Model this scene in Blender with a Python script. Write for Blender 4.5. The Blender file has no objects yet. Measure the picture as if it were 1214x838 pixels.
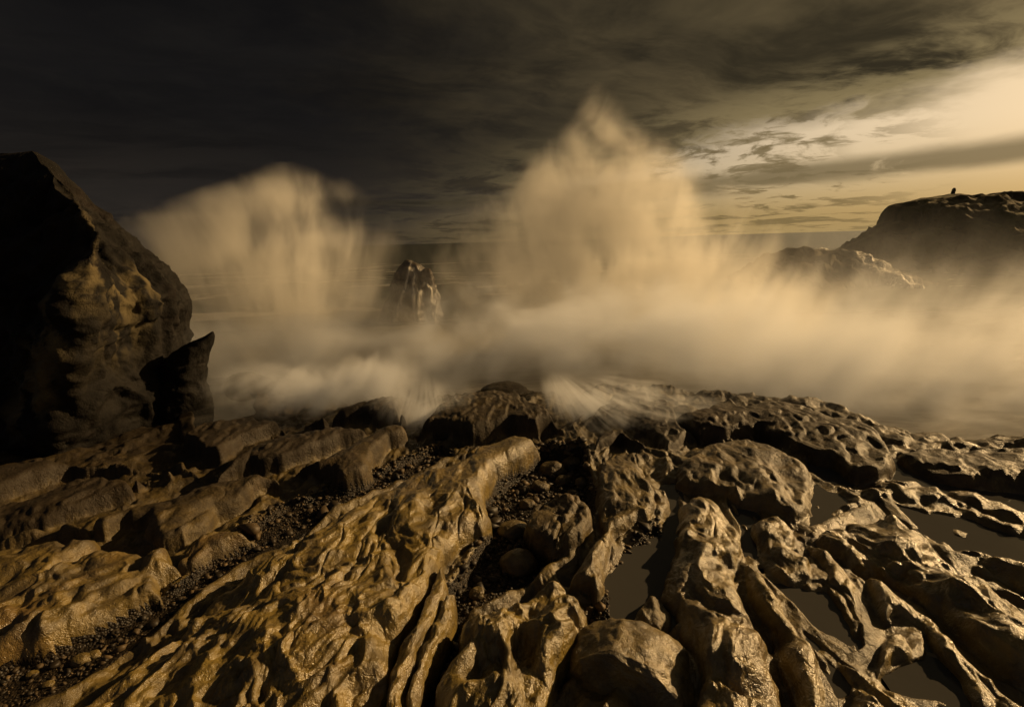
import bpy, math, numpy as np
from mathutils import Matrix, Vector
R = math.radians
scene = bpy.context.scene
col = scene.collection
rng = np.random.default_rng(7)

# ------------------------------------------------------------------ camera
FPX, CXP, CYP = 600.0, 607.0, 419.0
CAM = np.array([0.0, 0.0, 2.4])
pitch, roll = R(12.5), R(1.73)
F0 = np.array([0, math.cos(pitch), -math.sin(pitch)])
U0 = np.array([0, math.sin(pitch), math.cos(pitch)])
X0 = np.array([1.0, 0, 0])
RT = math.cos(roll) * X0 - math.sin(roll) * U0
UP = math.cos(roll) * U0 + math.sin(roll) * X0

def pdir(px, py):
    return F0 + RT * ((px - CXP) / FPX) + UP * ((CYP - py) / FPX)
def at_z(px, py, z):
    d = pdir(px, py)
    return CAM + d * ((z - CAM[2]) / d[2])
def at_y(px, py, y):
    d = pdir(px, py)
    return CAM + d * (y / d[1])

cam_d = bpy.data.cameras.new('camera')
cam = bpy.data.objects.new('camera', cam_d); col.objects.link(cam)
M = Matrix.Identity(4)
for i in range(3):
    M[i][0], M[i][1], M[i][2], M[i][3] = RT[i], UP[i], -F0[i], CAM[i]
cam.matrix_world = M
cam_d.sensor_width = 36; cam_d.lens = 36 * FPX / 1214
cam_d.clip_start = 0.05; cam_d.clip_end = 40000
scene.camera = cam

# ------------------------------------------------------------------ noise
def _h(ix, iy, iz, seed):
    n = (ix.astype(np.int64) * 374761393 + iy.astype(np.int64) * 668265263 + iz.astype(np.int64) * 2147483647 + seed * 1274126177) & 0xffffffff
    n = ((n ^ (n >> 13)) * 1274126177) & 0xffffffff
    n = ((n ^ (n >> 15)) * 2246822519) & 0xffffffff
    return n ^ (n >> 16)
def _fade(t): return t * t * t * (t * (t * 6 - 15) + 10)
_A = np.arange(256) * (2 * np.pi / 256)
_CO, _SI = np.cos(_A).astype(np.float32), np.sin(_A).astype(np.float32)
def perlin2(x, y, seed=0):
    x = np.asarray(x, np.float32); y = np.asarray(y, np.float32)
    x0 = np.floor(x); y0 = np.floor(y); fx = x - x0; fy = y - y0
    ix = x0.astype(np.int64); iy = y0.astype(np.int64); z = np.zeros_like(ix)
    def g(dx, dy):
        a = _h(ix + dx, iy + dy, z, seed) & 255
        return _CO[a] * (fx - dx) + _SI[a] * (fy - dy)
    u = _fade(fx); v = _fade(fy)
    a = g(0, 0); b = g(1, 0); c = g(0, 1); d = g(1, 1)
    return 1.5 * ((a + (b - a) * u) + ((c + (d - c) * u) - (a + (b - a) * u)) * v)
_G = np.random.default_rng(1).normal(size=(256, 3)); _G /= np.linalg.norm(_G, axis=1)[:, None]; _G = _G.astype(np.float32)
def perlin3(p, seed=0):
    p = np.asarray(p, np.float32); q = np.floor(p); f = p - q; i = q.astype(np.int64)
    w = _fade(f); out = 0
    for dx in (0, 1):
        for dy in (0, 1):
            for dz in (0, 1):
                g = _G[_h(i[:, 0] + dx, i[:, 1] + dy, i[:, 2] + dz, seed) & 255]
                v = g[:, 0] * (f[:, 0] - dx) + g[:, 1] * (f[:, 1] - dy) + g[:, 2] * (f[:, 2] - dz)
                out = out + v * (w[:, 0] if dx else 1 - w[:, 0]) * (w[:, 1] if dy else 1 - w[:, 1]) * (w[:, 2] if dz else 1 - w[:, 2])
    return out * 1.6
def fbm2(x, y, seed=0, oct=4, gain=.5):
    s = 0; a = 1
    for k in range(oct):
        s = s + a * perlin2(x * 2 ** k + 17 * k, y * 2 ** k - 9 * k, seed + k); a *= gain
    return s
def fbm3(p, seed=0, oct=4, gain=.5):
    s = 0; a = 1
    for k in range(oct):
        s = s + a * perlin3(p * 2 ** k + 17.3 * k, seed + k); a *= gain
    return s
def ridged3(p, seed=0, oct=4):
    s = 0; a = 1
    for k in range(oct):
        s = s + a * (1 - 2 * np.abs(perlin3(p * 2 ** k + 7.7 * k, seed + k))); a *= .5
    return s
def worley2(x, y, seed=0):
    x = np.asarray(x, np.float32); y = np.asarray(y, np.float32)
    ix = np.floor(x).astype(np.int64); iy = np.floor(y).astype(np.int64); z = np.zeros_like(ix)
    f1 = np.full(x.shape, 9, np.float32); f2 = f1.copy()
    for dx in (-1, 0, 1):
        for dy in (-1, 0, 1):
            h = _h(ix + dx, iy + dy, z, seed)
            qx = ix + dx + (h & 1023) / 1023.; qy = iy + dy + ((h >> 10) & 1023) / 1023.
            d = np.hypot(x - qx, y - qy).astype(np.float32)
            f2 = np.minimum(f2, np.maximum(f1, d)); f1 = np.minimum(f1, d)
    return f1, f2
def sstep(a, b, x):
    t = np.clip((x - a) / (b - a), 0, 1); return t * t * (3 - 2 * t)
def poly_sd(x, y, poly):
    """signed distance, positive inside"""
    d = np.full(x.shape, 1e9, np.float32); ins = np.zeros(x.shape, bool); n = len(poly)
    for k in range(n):
        ax, ay = poly[k]; bx, by = poly[(k + 1) % n]
        ex, ey = bx - ax, by - ay
        t = np.clip(((x - ax) * ex + (y - ay) * ey) / (ex * ex + ey * ey + 1e-12), 0, 1)
        d = np.minimum(d, (x - ax - t * ex) ** 2 + (y - ay - t * ey) ** 2)
        c = ((ay > y) != (by > y)) & (x < ex * (y - ay) / (ey if abs(ey) > 1e-9 else 1e-9) + ax)
        ins ^= c
    d = np.sqrt(d)
    return np.where(ins, d, -d)

# ------------------------------------------------------------------ object helpers
def tag(o, label, cat, group=None, kind=None):
    o['label'] = label; o['category'] = cat
    if group: o['group'] = group
    if kind: o['kind'] = kind
    return o
def mesh_obj(name, V, Fc, mat, parent=None, attrs=None, normals=None, smooth=True):
    me = bpy.data.meshes.new(name)
    V = np.asarray(V, np.float32); Fc = np.asarray(Fc, np.int32)
    me.vertices.add(len(V)); me.vertices.foreach_set('co', V.ravel())
    k = Fc.shape[1]
    me.loops.add(Fc.size); me.loops.foreach_set('vertex_index', Fc.ravel())
    me.polygons.add(len(Fc)); me.polygons.foreach_set('loop_start', np.arange(0, Fc.size, k, dtype=np.int32))
    me.update(calc_edges=True)
    me.polygons.foreach_set('use_smooth', np.full(len(Fc), smooth))
    for an, av in (attrs or {}).items():
        a = me.attributes.new(an, 'FLOAT', 'POINT'); a.data.foreach_set('value', np.asarray(av, np.float32))
    me.materials.append(mat)
    if normals is not None:
        me.normals_split_custom_set_from_vertices(normals.tolist())
    o = bpy.data.objects.new(name, me); col.objects.link(o)
    if parent: o.parent = parent
    return o
def grid_faces(nr, nc, wrap=False):
    r = np.arange(nr - 1)[:, None]; c = np.arange(nc if wrap else nc - 1)[None, :]
    c1 = (c + 1) % nc
    return np.stack([r * nc + c, r * nc + c1, (r + 1) * nc + c1, (r + 1) * nc + c], -1).reshape(-1, 4)
def largest_island(faces):
    par = {}
    def find(a):
        while par.setdefault(a, a) != a:
            par[a] = par[par[a]]; a = par[a]
        return a
    for f in faces.tolist():
        r0 = find(f[0])
        for b in f[1:]: par[find(b)] = r0
    root = np.array([find(f[0]) for f in faces.tolist()])
    ids, cnt = np.unique(root, return_counts=True)
    return faces[root == ids[cnt.argmax()]]
def vnormals(V, Fc):
    a = V[Fc[:, 2]] - V[Fc[:, 0]]; b = V[Fc[:, 3 if Fc.shape[1] == 4 else 1]] - V[Fc[:, 1 if Fc.shape[1] == 4 else 0]]
    n = np.cross(a, b) if Fc.shape[1] == 4 else np.cross(V[Fc[:, 1]] - V[Fc[:, 0]], V[Fc[:, 2]] - V[Fc[:, 0]])
    N = np.zeros_like(V)
    for k in range(Fc.shape[1]):
        for j in range(3):
            N[:, j] += np.bincount(Fc[:, k], weights=n[:, j], minlength=len(V))
    return N / (np.linalg.norm(N, axis=1)[:, None] + 1e-12)

# ------------------------------------------------------------------ node helpers
class NT:
    def __init__(s, tree): s.t = tree; s.n = tree.nodes; s.l = tree.links
    def new(s, typ, **kw):
        n = s.n.new(typ)
        for k, v in kw.items(): setattr(n, k, v)
        return n
    def put(s, sock, v):
        if isinstance(v, bpy.types.NodeSocket): s.l.new(v, sock)
        elif v is not None: sock.default_value = v
    def m(s, op, a, b=None, c=None, clamp=False):
        n = s.new('ShaderNodeMath', operation=op, use_clamp=clamp)
        s.put(n.inputs[0], a); s.put(n.inputs[1], b); s.put(n.inputs[2], c)
        return n.outputs[0]
    def vm(s, op, a, b=None, scale=None):
        n = s.new('ShaderNodeVectorMath', operation=op)
        s.put(n.inputs[0], a); s.put(n.inputs[1], b)
        if scale is not None: s.put(n.inputs['Scale'], scale)
        return n.outputs[1] if op in ('LENGTH', 'DOT_PRODUCT', 'DISTANCE') else n.outputs[0]
    def noise(s, vec, scale, detail=2, rough=.5, dist=0, out=0, lac=2):
        n = s.new('ShaderNodeTexNoise')
        s.put(n.inputs['Vector'], vec); s.put(n.inputs['Scale'], scale); n.inputs['Detail'].default_value = detail
        n.inputs['Roughness'].default_value = rough; n.inputs['Distortion'].default_value = dist; n.inputs['Lacunarity'].default_value = lac
        return n.outputs[out]
    def mapr(s, v, a, b, c=0, d=1, smooth=True):
        n = s.new('ShaderNodeMapRange', interpolation_type='SMOOTHSTEP' if smooth else 'LINEAR')
        for k, q in enumerate((v, a, b, c, d)): s.put(n.inputs[k], q)
        return n.outputs[0]
    def mix(s, f, a, b, typ='MIX'):
        n = s.new('ShaderNodeMix', data_type='RGBA', blend_type=typ)
        s.put(n.inputs[0], f)
        for k, q in ((6, a), (7, b)):
            s.put(n.inputs[k], (*q, 1) if isinstance(q, tuple) and len(q) == 3 else q)
        return n.outputs[2]
    def sep(s, v):
        n = s.new('ShaderNodeSeparateXYZ'); s.put(n.inputs[0], v); return n.outputs
    def comb(s, x, y, z):
        n = s.new('ShaderNodeCombineXYZ')
        for k, q in enumerate((x, y, z)): s.put(n.inputs[k], q)
        return n.outputs[0]
    def attr(s, name):
        return s.new('ShaderNodeAttribute', attribute_name=name).outputs['Fac']
    def bump(s, h, strength, dist, prev=None):
        n = s.new('ShaderNodeBump'); s.put(n.inputs['Height'], h); n.inputs['Strength'].default_value = strength; n.inputs['Distance'].default_value = dist
        if prev is not None: s.put(n.inputs['Normal'], prev)
        return n.outputs[0]
def new_mat(name):
    m = bpy.data.materials.new(name); m.use_nodes = True
    t = NT(m.node_tree); b = m.node_tree.nodes['Principled BSDF']
    return m, t, b

def rock_mat(name, c_a, c_b, c_stain, c_dark, wet=1.0, scl=1.0, rough=(.3, .6), spec=.5, bumpk=1.0, gold=0.0, patch=0.0):
    m, t, b = new_mat(name)
    P = t.new('ShaderNodeTexCoord').outputs['Object']
    n1 = t.noise(P, 1.3 * scl, 4, .6, .4)
    n2 = t.noise(P, 5 * scl, 5, .65, .3)
    n3 = t.noise(P, 38 * scl, 4, .65)
    n4 = t.noise(P, 160 * scl, 2, .6)
    c = t.mix(t.mapr(n2, .38, .64), c_a, c_b)
    c = t.mix(t.m('MULTIPLY', t.mapr(n1, .5, .68), .75), c, c_stain)
    c = t.mix(t.m('MULTIPLY', t.mapr(t.noise(P, 2.3 * scl, 5, .62, .8), .54, .66), patch), c, c_dark)
    c = t.mix(t.mapr(n3, .52, .75, 0, .45), c, (c_b[0] * .4, c_b[1] * .4, c_b[2] * .4))
    c = t.mix(t.m('MULTIPLY', t.attr('wet'), gold), c, t.mix(t.mapr(n2, .38, .64), (.20, .140, .025), (.098, .067, .013)))
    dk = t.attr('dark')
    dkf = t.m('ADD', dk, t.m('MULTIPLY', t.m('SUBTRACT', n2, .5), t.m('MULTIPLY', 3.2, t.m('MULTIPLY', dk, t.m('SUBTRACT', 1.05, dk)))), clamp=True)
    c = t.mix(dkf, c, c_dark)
    t.put(b.inputs['Base Color'], c)
    w = t.attr('wet')
    r = t.mapr(n2, .3, .7, rough[0], rough[1])
    t.put(b.inputs['Roughness'], t.m('ADD', r, t.m('MULTIPLY', dk, .2 if spec > .3 else 0), clamp=True))
    t.put(b.inputs['Specular IOR Level'], t.mapr(dk, .3, 1, spec, spec * .45))
    cw = t.m('MULTIPLY', t.m('MULTIPLY', t.m('MULTIPLY', w, wet), t.mapr(dk, .15, .7, 1, .15)), t.mapr(t.m('ADD', n1, t.m('MULTIPLY', n3, .5)), .55, .85, .1, 1))
    t.put(b.inputs['Coat Weight'], cw)
    b.inputs['Coat Roughness'].default_value = .17
    # hairline cracks
    ve = t.new('ShaderNodeTexVoronoi', feature='DISTANCE_TO_EDGE')
    t.put(ve.inputs['Vector'], t.vm('ADD', t.vm('MULTIPLY', P, (1.0, .55, 1.0)), t.vm('SCALE', t.noise(P, 4 * scl, 3, .6, out=1), scale=.45 / scl))); ve.inputs['Scale'].default_value = 4.2 * scl
    ck = t.m('MULTIPLY', t.mapr(ve.outputs['Distance'], 0, .035, 1, 0), t.mapr(n1, .45, .6))
    # micro relief
    h = t.m('ADD', t.m('MULTIPLY', n3, 1.0), t.m('MULTIPLY', n4, .4))
    nb = t.bump(h, .55 * bumpk, .018 / scl)
    nb = t.bump(n2, .5 * bumpk, .05 / scl, nb)
    nb = t.bump(ck, .35, -.012 / scl, nb)
    t.put(b.inputs['Normal'], nb)
    t.put(b.inputs['Coat Normal'], nb)
    return m

MAT_ROCK = rock_mat('bedrock', (.150, .106, .036), (.074, .052, .019), (.165, .090, .025), (.024, .017, .009), gold=.85, patch=.62)
MAT_CLIFF = rock_mat('cliff_rock', (.006, .0045, .0026), (.003, .0023, .0015), (.009, .005, .0024), (.10, .080, .042), wet=.0, scl=.6, rough=(.7, .9), spec=.2)  # the pale colour paints the sunlit strip of the arete
MAT_BOULDER = rock_mat('boulder_rock', (.17, .118, .028), (.075, .052, .014), (.18, .11, .022), (.025, .018, .011), wet=1.2, scl=1.3)
MAT_HEAD = rock_mat('headland_rock', (.12, .095, .040), (.07, .055, .025), (.10, .095, .030), (.02, .016, .01), wet=.0, scl=.14, rough=(.8, .95), spec=.12)
MAT_STACK = rock_mat('stack_rock', (.05, .036, .020), (.03, .022, .012), (.07, .048, .021), (.03, .02, .012), wet=.7, scl=.5)

def gravel_mat():
    m, t, b = new_mat('gravel_floor')
    P = t.new('ShaderNodeTexCoord').outputs['Object']
    v = t.new('ShaderNodeTexVoronoi', feature='F1'); t.put(v.inputs['Vector'], P); v.inputs['Scale'].default_value = 60
    n = t.noise(P, 3, 4)
    c = t.mix(t.sep(v.outputs['Color'])[0], (.008, .006, .004), (.030, .021, .011))
    c = t.mix(t.mapr(n, .4, .65), c, (.008, .006, .004))
    t.put(b.inputs['Base Color'], c)
    b.inputs['Roughness'].default_value = .5; b.inputs['Specular IOR Level'].default_value = .25
    t.put(b.inputs['Normal'], t.bump(v.outputs[0], .9, -.012))
    return m
MAT_GRAVEL = gravel_mat()
def pebble_mat(name, a, bb):
    m, t, b = new_mat(name)
    P = t.new('ShaderNodeTexCoord').outputs['Object']
    n = t.noise(P, 30, 4, .6)
    tone = t.attr('tone')
    oi = t.m('MULTIPLY', t.new('ShaderNodeObjectInfo').outputs['Random'], .35)
    c = t.mix(t.m('FRACT', t.m('ADD', tone, oi)), a, bb)
    c = t.mix(t.mapr(n, .4, .7, 0, .5), c, (.02, .015, .01))
    t.put(b.inputs['Base Color'], c); b.inputs['Roughness'].default_value = .55; b.inputs['Specular IOR Level'].default_value = .3
    t.put(b.inputs['Normal'], t.bump(n, .4, .004))
    return m
MAT_PEB = pebble_mat('pebble_stone', (.010, .008, .005), (.13, .088, .04))

def water_mat(name, colr, rough, bscale, bstr, bdist):
    m, t, b = new_mat(name)
    P = t.new('ShaderNodeTexCoord').outputs['Object']
    b.inputs['Base Color'].default_value = (*colr, 1); b.inputs['Roughness'].default_value = rough
    b.inputs['IOR'].default_value = 1.33
    n = t.noise(P, bscale, 3)
    t.put(b.inputs['Normal'], t.bump(n, bstr, bdist))
    return m
MAT_POOL = water_mat('pool_water', (.050, .048, .043), .03, 5, .22, .010)

def sea_mat():
    m, t, b = new_mat('sea_water')
    P = t.new('ShaderNodeTexCoord').outputs['Object']
    x, y, z = t.sep(P)
    q = t.comb(t.m('MULTIPLY', x, .35), y, 0)
    n1 = t.noise(q, .35, 5, .6, .6); n2 = t.noise(q, .09, 4, .55, .8); n3 = t.noise(q, 1.6, 4, .6)
    foam = t.m('MULTIPLY', t.mapr(t.m('ADD', t.m('MULTIPLY', n1, .6), t.m('MULTIPLY', n2, .6)), .60, .74), t.mapr(n3, .3, .62, .25, 1))
    near = t.mapr(y, 20, 120, .7, .12)
    foam = t.m('MULTIPLY', foam, near)
    shore = t.mapr(y, 11, 24, .5, 0)
    foam = t.m('MAXIMUM', foam, shore)
    t.put(b.inputs['Base Color'], t.mix(foam, (.030, .032, .018), (.34, .31, .27)))
    t.put(b.inputs['Roughness'], t.mapr(foam, 0, 1, .22, .8))
    b.inputs['IOR'].default_value = 1.33
    nb = t.bump(n2, .8, 1.2); nb = t.bump(n1, .7, .35, nb); nb = t.bump(n3, .6, .08, nb)
    t.put(b.inputs['Normal'], nb)
    return m
MAT_SEA = sea_mat()

# ------------------------------------------------------------------ rock platform (one relief, cut along its gullies into separate ridges)
# name, label, category, height, edge width, cross tilt, dark, wet, outline in photograph pixels
SL = [
 ('rock_ridge', 'long pale sandy ridge above the gravel gully at lower left, pitted with hollows', 'rock ridge', .26, .16, .05, .0, .45,
  [(-240,760),(-40,655),(20,638),(60,631),(100,634),(118,628),(108,650),(130,645),(150,643),(165,650),(190,645),(205,652),(211,664),(200,685),(187,690),(186,705),(175,715),(130,735),(70,765),(0,792),(-90,830),(-240,860)]),
 ('rock_ridge', 'pale knobbly strip of rock behind the pitted ridge, tapering to a point on dark gravel', 'rock ridge', .20, .14, .04, .1, .2,
  [(-240,705),(-60,650),(0,634),(60,624),(100,622),(112,612),(150,600),(190,590),(230,577),(270,566),(310,560),(337,566),(318,580),(300,587),(285,600),(255,613),(245,628),(218,643),(200,645),(185,636),(175,622),(150,625),(125,636),(95,627),(60,630),(0,645),(-120,690)]),
 ('rock_slab', 'small reddish rock slab lying between two dark gravel strips', 'rock slab', .16, .12, .03, .15, .2,
  [(209,665),(212,655),(240,634),(270,625),(290,630),(323,619),(305,638),(270,655),(235,672),(215,676)]),
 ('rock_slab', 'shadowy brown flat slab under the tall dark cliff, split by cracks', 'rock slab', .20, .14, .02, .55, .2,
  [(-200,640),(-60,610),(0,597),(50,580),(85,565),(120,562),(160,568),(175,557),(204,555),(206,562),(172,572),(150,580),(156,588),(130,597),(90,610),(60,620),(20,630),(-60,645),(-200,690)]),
 ('rock_slab', 'dark slab beside the black water gap with a bright undercut right edge', 'rock slab', .30, .13, .05, .35, .2,
  [(345,560),(370,545),(400,530),(440,508),(470,500),(484,504),(486,522),(462,532),(446,545),(440,562),(430,574),(410,579),(385,572)]),
 ('rock_slab', 'long smooth grey brown slab lying left of the undercut slab', 'rock slab', .22, .14, .03, .4, .2,
  [(248,562),(270,545),(290,530),(330,512),(370,508),(400,502),(432,503),(405,523),(370,540),(335,553),(300,557),(270,566)]),
 ('rock_slab', 'dark wet slab rising at the surf edge, highest of the slabs left of the water gap', 'rock slab', .34, .14, .04, .5, .3,
  [(360,504),(380,492),(405,482),(440,470),(470,468),(475,480),(472,490),(483,500),(450,503),(430,501),(390,506)]),
 ('rock_outcrop', 'layered dark outcrop at the surf edge beyond the big central ridge', 'rock outcrop', .44, .2, .02, .5, .3,
  [(496,514),(500,495),(512,478),(530,468),(550,463),(585,458),(620,464),(648,477),(667,497),(655,512),(640,518),(600,516),(560,526),(520,518)]),
 ('rock_ridge', 'huge golden scalloped ridge running from the bottom edge up to the layered outcrop', 'rock ridge', .36, .22, .10, .0, .75,
  [(-20,900),(50,842),(110,800),(180,755),(200,735),(240,700),(290,665),(330,640),(360,625),(400,605),(430,585),(470,565),(540,545),(570,525),(610,516),(635,520),(641,530),(620,552),(592,563),(573,578),(577,600),(571,628),(545,645),(524,662),(507,700),(487,742),(466,765),(458,800),(452,850),(448,940),(-60,980)]),
 ('rock_rib', 'narrow wet golden rib split from the huge ridge by a dark crack', 'rock rib', .20, .07, .0, .05, .9,
  [(524,668),(529,690),(512,740),(496,775),(484,805),(478,870),(462,870),(464,790),(472,765),(491,745),(507,705)]),
 ('rock_rib', 'short glossy orange rib standing in the pebble gully beside the split rib', 'rock rib', .16, .07, .0, .1, .9,
  [(536,702),(536,730),(517,770),(506,795),(502,870),(486,870),(494,795),(507,750),(522,715)]),
 ('rock_ridge', 'broad wet gold mound left of the loose boulder, sparkling with glints', 'rock ridge', .36, .22, .02, .0, 1.0,
  [(508,900),(512,810),(530,765),(545,722),(580,712),(615,692),(637,674),(655,668),(672,680),(690,700),(700,712),(697,735),(690,760),(672,790),(655,830),(640,900)]),
 ('rock_ridge', 'smooth brown column of rock bending down beside the grey pool', 'rock ridge', .36, .16, .02, .25, .5,
  [(676,680),(690,652),(715,627),(706,600),(706,560),(708,542),(735,533),(763,545),(778,570),(779,600),(771,628),(747,642),(732,650),(724,668),(724,692),(712,722),(702,730),(697,705)]),
 ('rock_outcrop', 'dull brown hump among stones in the middle gully', 'rock outcrop', .24, .16, .0, .5, .3,
  [(622,612),(630,593),(660,584),(690,587),(702,602),(699,628),(693,655),(662,660),(640,650),(626,635)]),
 ('rock_ridge', 'tall bronze ridge of stacked lumps directly right of the grey pool', 'rock ridge', .40, .17, .0, .05, .9,
  [(799,588),(820,578),(850,585),(868,603),(886,628),(878,655),(881,695),(893,720),(908,750),(914,776),(933,800),(945,900),(800,920),(815,845),(824,790),(812,760),(803,735),(799,715),(782,692),(788,668),(799,650),(803,620)]),
 ('rock_dome', 'smooth low dome of rock at the near end of the grey pool', 'rock dome', .18, .16, .0, .45, .6,
  [(744,728),(752,712),(772,700),(788,702),(800,722),(800,750),(780,765),(752,755)]),
 ('rock_ridge', 'glinting bronze ridge in line right of the stacked lumps, ending at the bottom edge', 'rock ridge', .30, .13, .02, .0, 1.0,
  [(878,664),(890,660),(906,675),(920,700),(932,714),(950,745),(970,778),(980,812),(990,870),(946,880),(934,802),(917,776),(908,745),(893,720),(882,700)]),
 ('rock_block', 'squat brown block between two narrow pools', 'rock block', .28, .11, .02, .2, .7,
  [(889,617),(904,607),(925,607),(942,620),(946,648),(968,670),(966,688),(946,695),(920,685),(902,670),(892,658)]),
 ('rock_rib', 'rough sparkling rib curving right of the squat block above a pool', 'rock rib', .22, .10, .0, .0, 1.0,
  [(945,637),(965,645),(990,660),(1006,680),(1020,697),(1025,715),(1035,738),(1024,758),(1012,745),(1008,720),(1000,706),(975,695),(972,680),(957,660)]),
 ('rock_rib', 'thin sharp rim of rock between two pools at lower right', 'rock rib', .22, .10, .0, .0, 1.0,
  [(950,716),(962,718),(990,754),(1012,785),(1040,800),(1080,806),(1110,820),(1130,880),(985,880),(990,822),(1003,810),(985,782),(965,748)]),
 ('rock_hummock', 'round topped knob standing beside a pool at lower right', 'rock knob', .28, .11, .0, .05, .9,
  [(1030,775),(1042,748),(1064,738),(1080,745),(1092,765),(1099,780),(1090,790),(1065,792),(1052,806),(1036,800)]),
 ('rock_ridge', 'long narrow bright ridge running past the knob to the bottom right corner', 'rock ridge', .28, .12, .0, .0, 1.0,
  [(1022,681),(1040,678),(1060,692),(1085,715),(1120,740),(1137,760),(1162,785),(1195,812),(1250,845),(1290,920),(1190,900),(1145,822),(1108,785),(1087,750),(1066,732),(1050,738),(1036,715)]),
 ('rock_ridge', 'widest ridge at right, a smooth brown back with a glinting crest', 'rock ridge', .42, .24, .03, .12, .95,
  [(960,627),(985,612),(1006,616),(1002,605),(1030,598),(1060,600),(1085,616),(1110,638),(1130,653),(1150,668),(1190,685),(1230,715),(1330,770),(1400,900),(1260,835),(1200,805),(1165,782),(1140,756),(1115,732),(1085,708),(1060,688),(1040,676),(1022,676),(1000,670),(976,650)]),
 ('rock_slab', 'flat grooved slab stretching right behind the widest ridge, between two long pools', 'rock slab', .20, .13, .0, .35, .6,
  [(983,580),(1000,570),(1040,572),(1090,578),(1130,582),(1180,595),(1330,625),(1330,690),(1200,640),(1150,616),(1100,610),(1070,601),(1040,596),(1010,597)]),
 ('rock_slab', 'small flat rock islet lying in the long grey pool at right', 'rock slab', .14, .09, .0, .25, .6,
  [(1120,622),(1140,617),(1165,629),(1187,638),(1184,648),(1150,641),(1130,635)]),
 ('rock_ridge', 'fine grooved bright ledge at the right edge below the islet', 'rock ledge', .24, .12, .0, .05, 1.0,
  [(1143,663),(1165,659),(1190,662),(1330,690),(1400,760),(1240,716),(1190,688),(1160,678)]),
 ('rock_outcrop', 'dark craggy outcrop against the grey spray right of the water streaks', 'rock outcrop', .46, .17, .0, .5, .3,
  [(801,482),(815,484),(835,480),(850,470),(870,468),(880,477),(900,474),(930,472),(955,477),(985,489),(1010,491),(1040,502),(1060,520),(1060,545),(1048,563),(1010,563),(985,545),(960,540),(930,528),(900,510),(870,513),(830,515),(815,503)]),
 ('rock_slab', 'tilted dark layered slab at the right edge below the spray', 'rock slab', .36, .2, .0, .5, .3,
  [(1062,537),(1085,527),(1130,528),(1180,526),(1330,528),(1400,600),(1300,592),(1180,578),(1120,570),(1088,560)]),
 ('rock_slab', 'stepped brown slab below the craggy outcrop, two blunt ledges high', 'rock slab', .38, .16, .0, .35, .4,
  [(800,548),(825,527),(860,519),(895,516),(930,528),(960,550),(968,577),(970,604),(945,618),(910,603),(880,598),(850,581),(815,575),(800,566)]),
 ('rock_outcrop', 'low black rock just under the fan of streaking water', 'rock outcrop', .26, .12, .0, .6, .6,
  [(699,534),(706,517),(722,508),(745,512),(768,524),(780,540),(764,544),(735,532),(710,540)]),
 ('rock_outcrop', 'dark wet shelf where the fan of water streaks runs down', 'rock outcrop', .30, .18, .0, .6, .6,
  [(690,505),(705,480),(730,462),(770,455),(800,478),(815,504),(830,518),(812,530),(795,545),(772,525),(745,510),(715,508)]),
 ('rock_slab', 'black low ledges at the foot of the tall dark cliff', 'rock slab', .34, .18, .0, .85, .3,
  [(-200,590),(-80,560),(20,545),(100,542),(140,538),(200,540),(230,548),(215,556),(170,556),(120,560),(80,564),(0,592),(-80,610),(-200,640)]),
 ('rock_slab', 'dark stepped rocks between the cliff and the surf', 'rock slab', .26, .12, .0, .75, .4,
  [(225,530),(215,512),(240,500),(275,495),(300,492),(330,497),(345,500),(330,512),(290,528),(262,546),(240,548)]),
]
POOLS = [
 ('long curved grey tide pool between the smooth column and the stacked ridge', -.01, [(728,735),(722,690),(735,655),(775,632),(783,600),(786,575),(806,570),(812,610),(805,690),(810,750),(760,760)]),
 ('narrow sliver of tide pool left of the squat block', .045, [(862,590),(905,598),(900,640),(905,680),(880,668),(880,630)]),
 ('grey tide pool below the squat block', .045, [(900,675),(950,690),(985,695),(1012,722),(1020,760),(1000,770),(965,745),(940,718)]),
 ('small tide pool in the corner below the thin rim', .045, [(950,750),(985,775),(1012,800),(1000,825),(985,825),(960,780)]),
 ('grey tide pool between the knob and the narrow bright ridge', .045, [(1050,800),(1100,785),(1090,740),(1130,780),(1165,825),(1190,880),(1120,830),(1060,815)]),
 ('small far tide pool in front of the craggy outcrop', .045, [(950,540),(985,545),(1015,560),(1010,578),(980,575),(960,560)]),
 ('tiny tide pool at the head of the widest ridge', .045, [(965,575),(990,580),(1015,600),(985,615),(962,625),(965,600)]),
 ('long tide pool under the tilted layered slab', .045, [(1040,565),(1065,540),(1100,560),(1160,580),(1280,600),(1240,610),(1130,585),(1050,576)]),
 ('long grey tide pool around the small islet', .045, [(1062,600),(1100,608),(1160,615),(1290,670),(1290,690),(1160,664),(1130,658),(1100,632)]),
 ('pale tide pool between the cliff foot and the surf', -.015, [(238,458),(280,455),(300,470),(300,492),(270,500),(235,510),(225,480)]),
]
CARVE = [  # deeper gullies: depth, outline
 (.20, [(572,585),(640,535),(690,540),(708,600),(690,650),(640,690),(560,730),(510,870),(462,870),(500,750),(570,640)]),
 (.12, [(-60,830),(0,800),(190,712),(261,658),(335,600),(420,580),(450,560),(545,520),(500,512),(540,545),(400,610),(290,670),(200,740),(40,850),(-60,900)]),
 (.15, [(700,740),(730,690),(745,660),(780,640),(800,720),(810,760),(700,800),(640,860)]),
]
PLAT = [(-900,560),(-200,520),(150,470),(235,440),(320,438),(350,468),(400,476),(470,462),(485,485),(500,478),(530,462),(585,452),(640,462),(690,485),(730,455),(780,455),(815,472),(850,462),(900,468),(955,470),(1015,488),(1062,518),(1130,522),(1214,520),(1600,510),(2600,560),(2200,1400),(607,2000),(-900,1400)]
GR_ZONES = [c[1] for c in CARVE]

def unproj(poly, z):
    return np.array([at_z(a, b, z)[:2] for a, b in poly])

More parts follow.
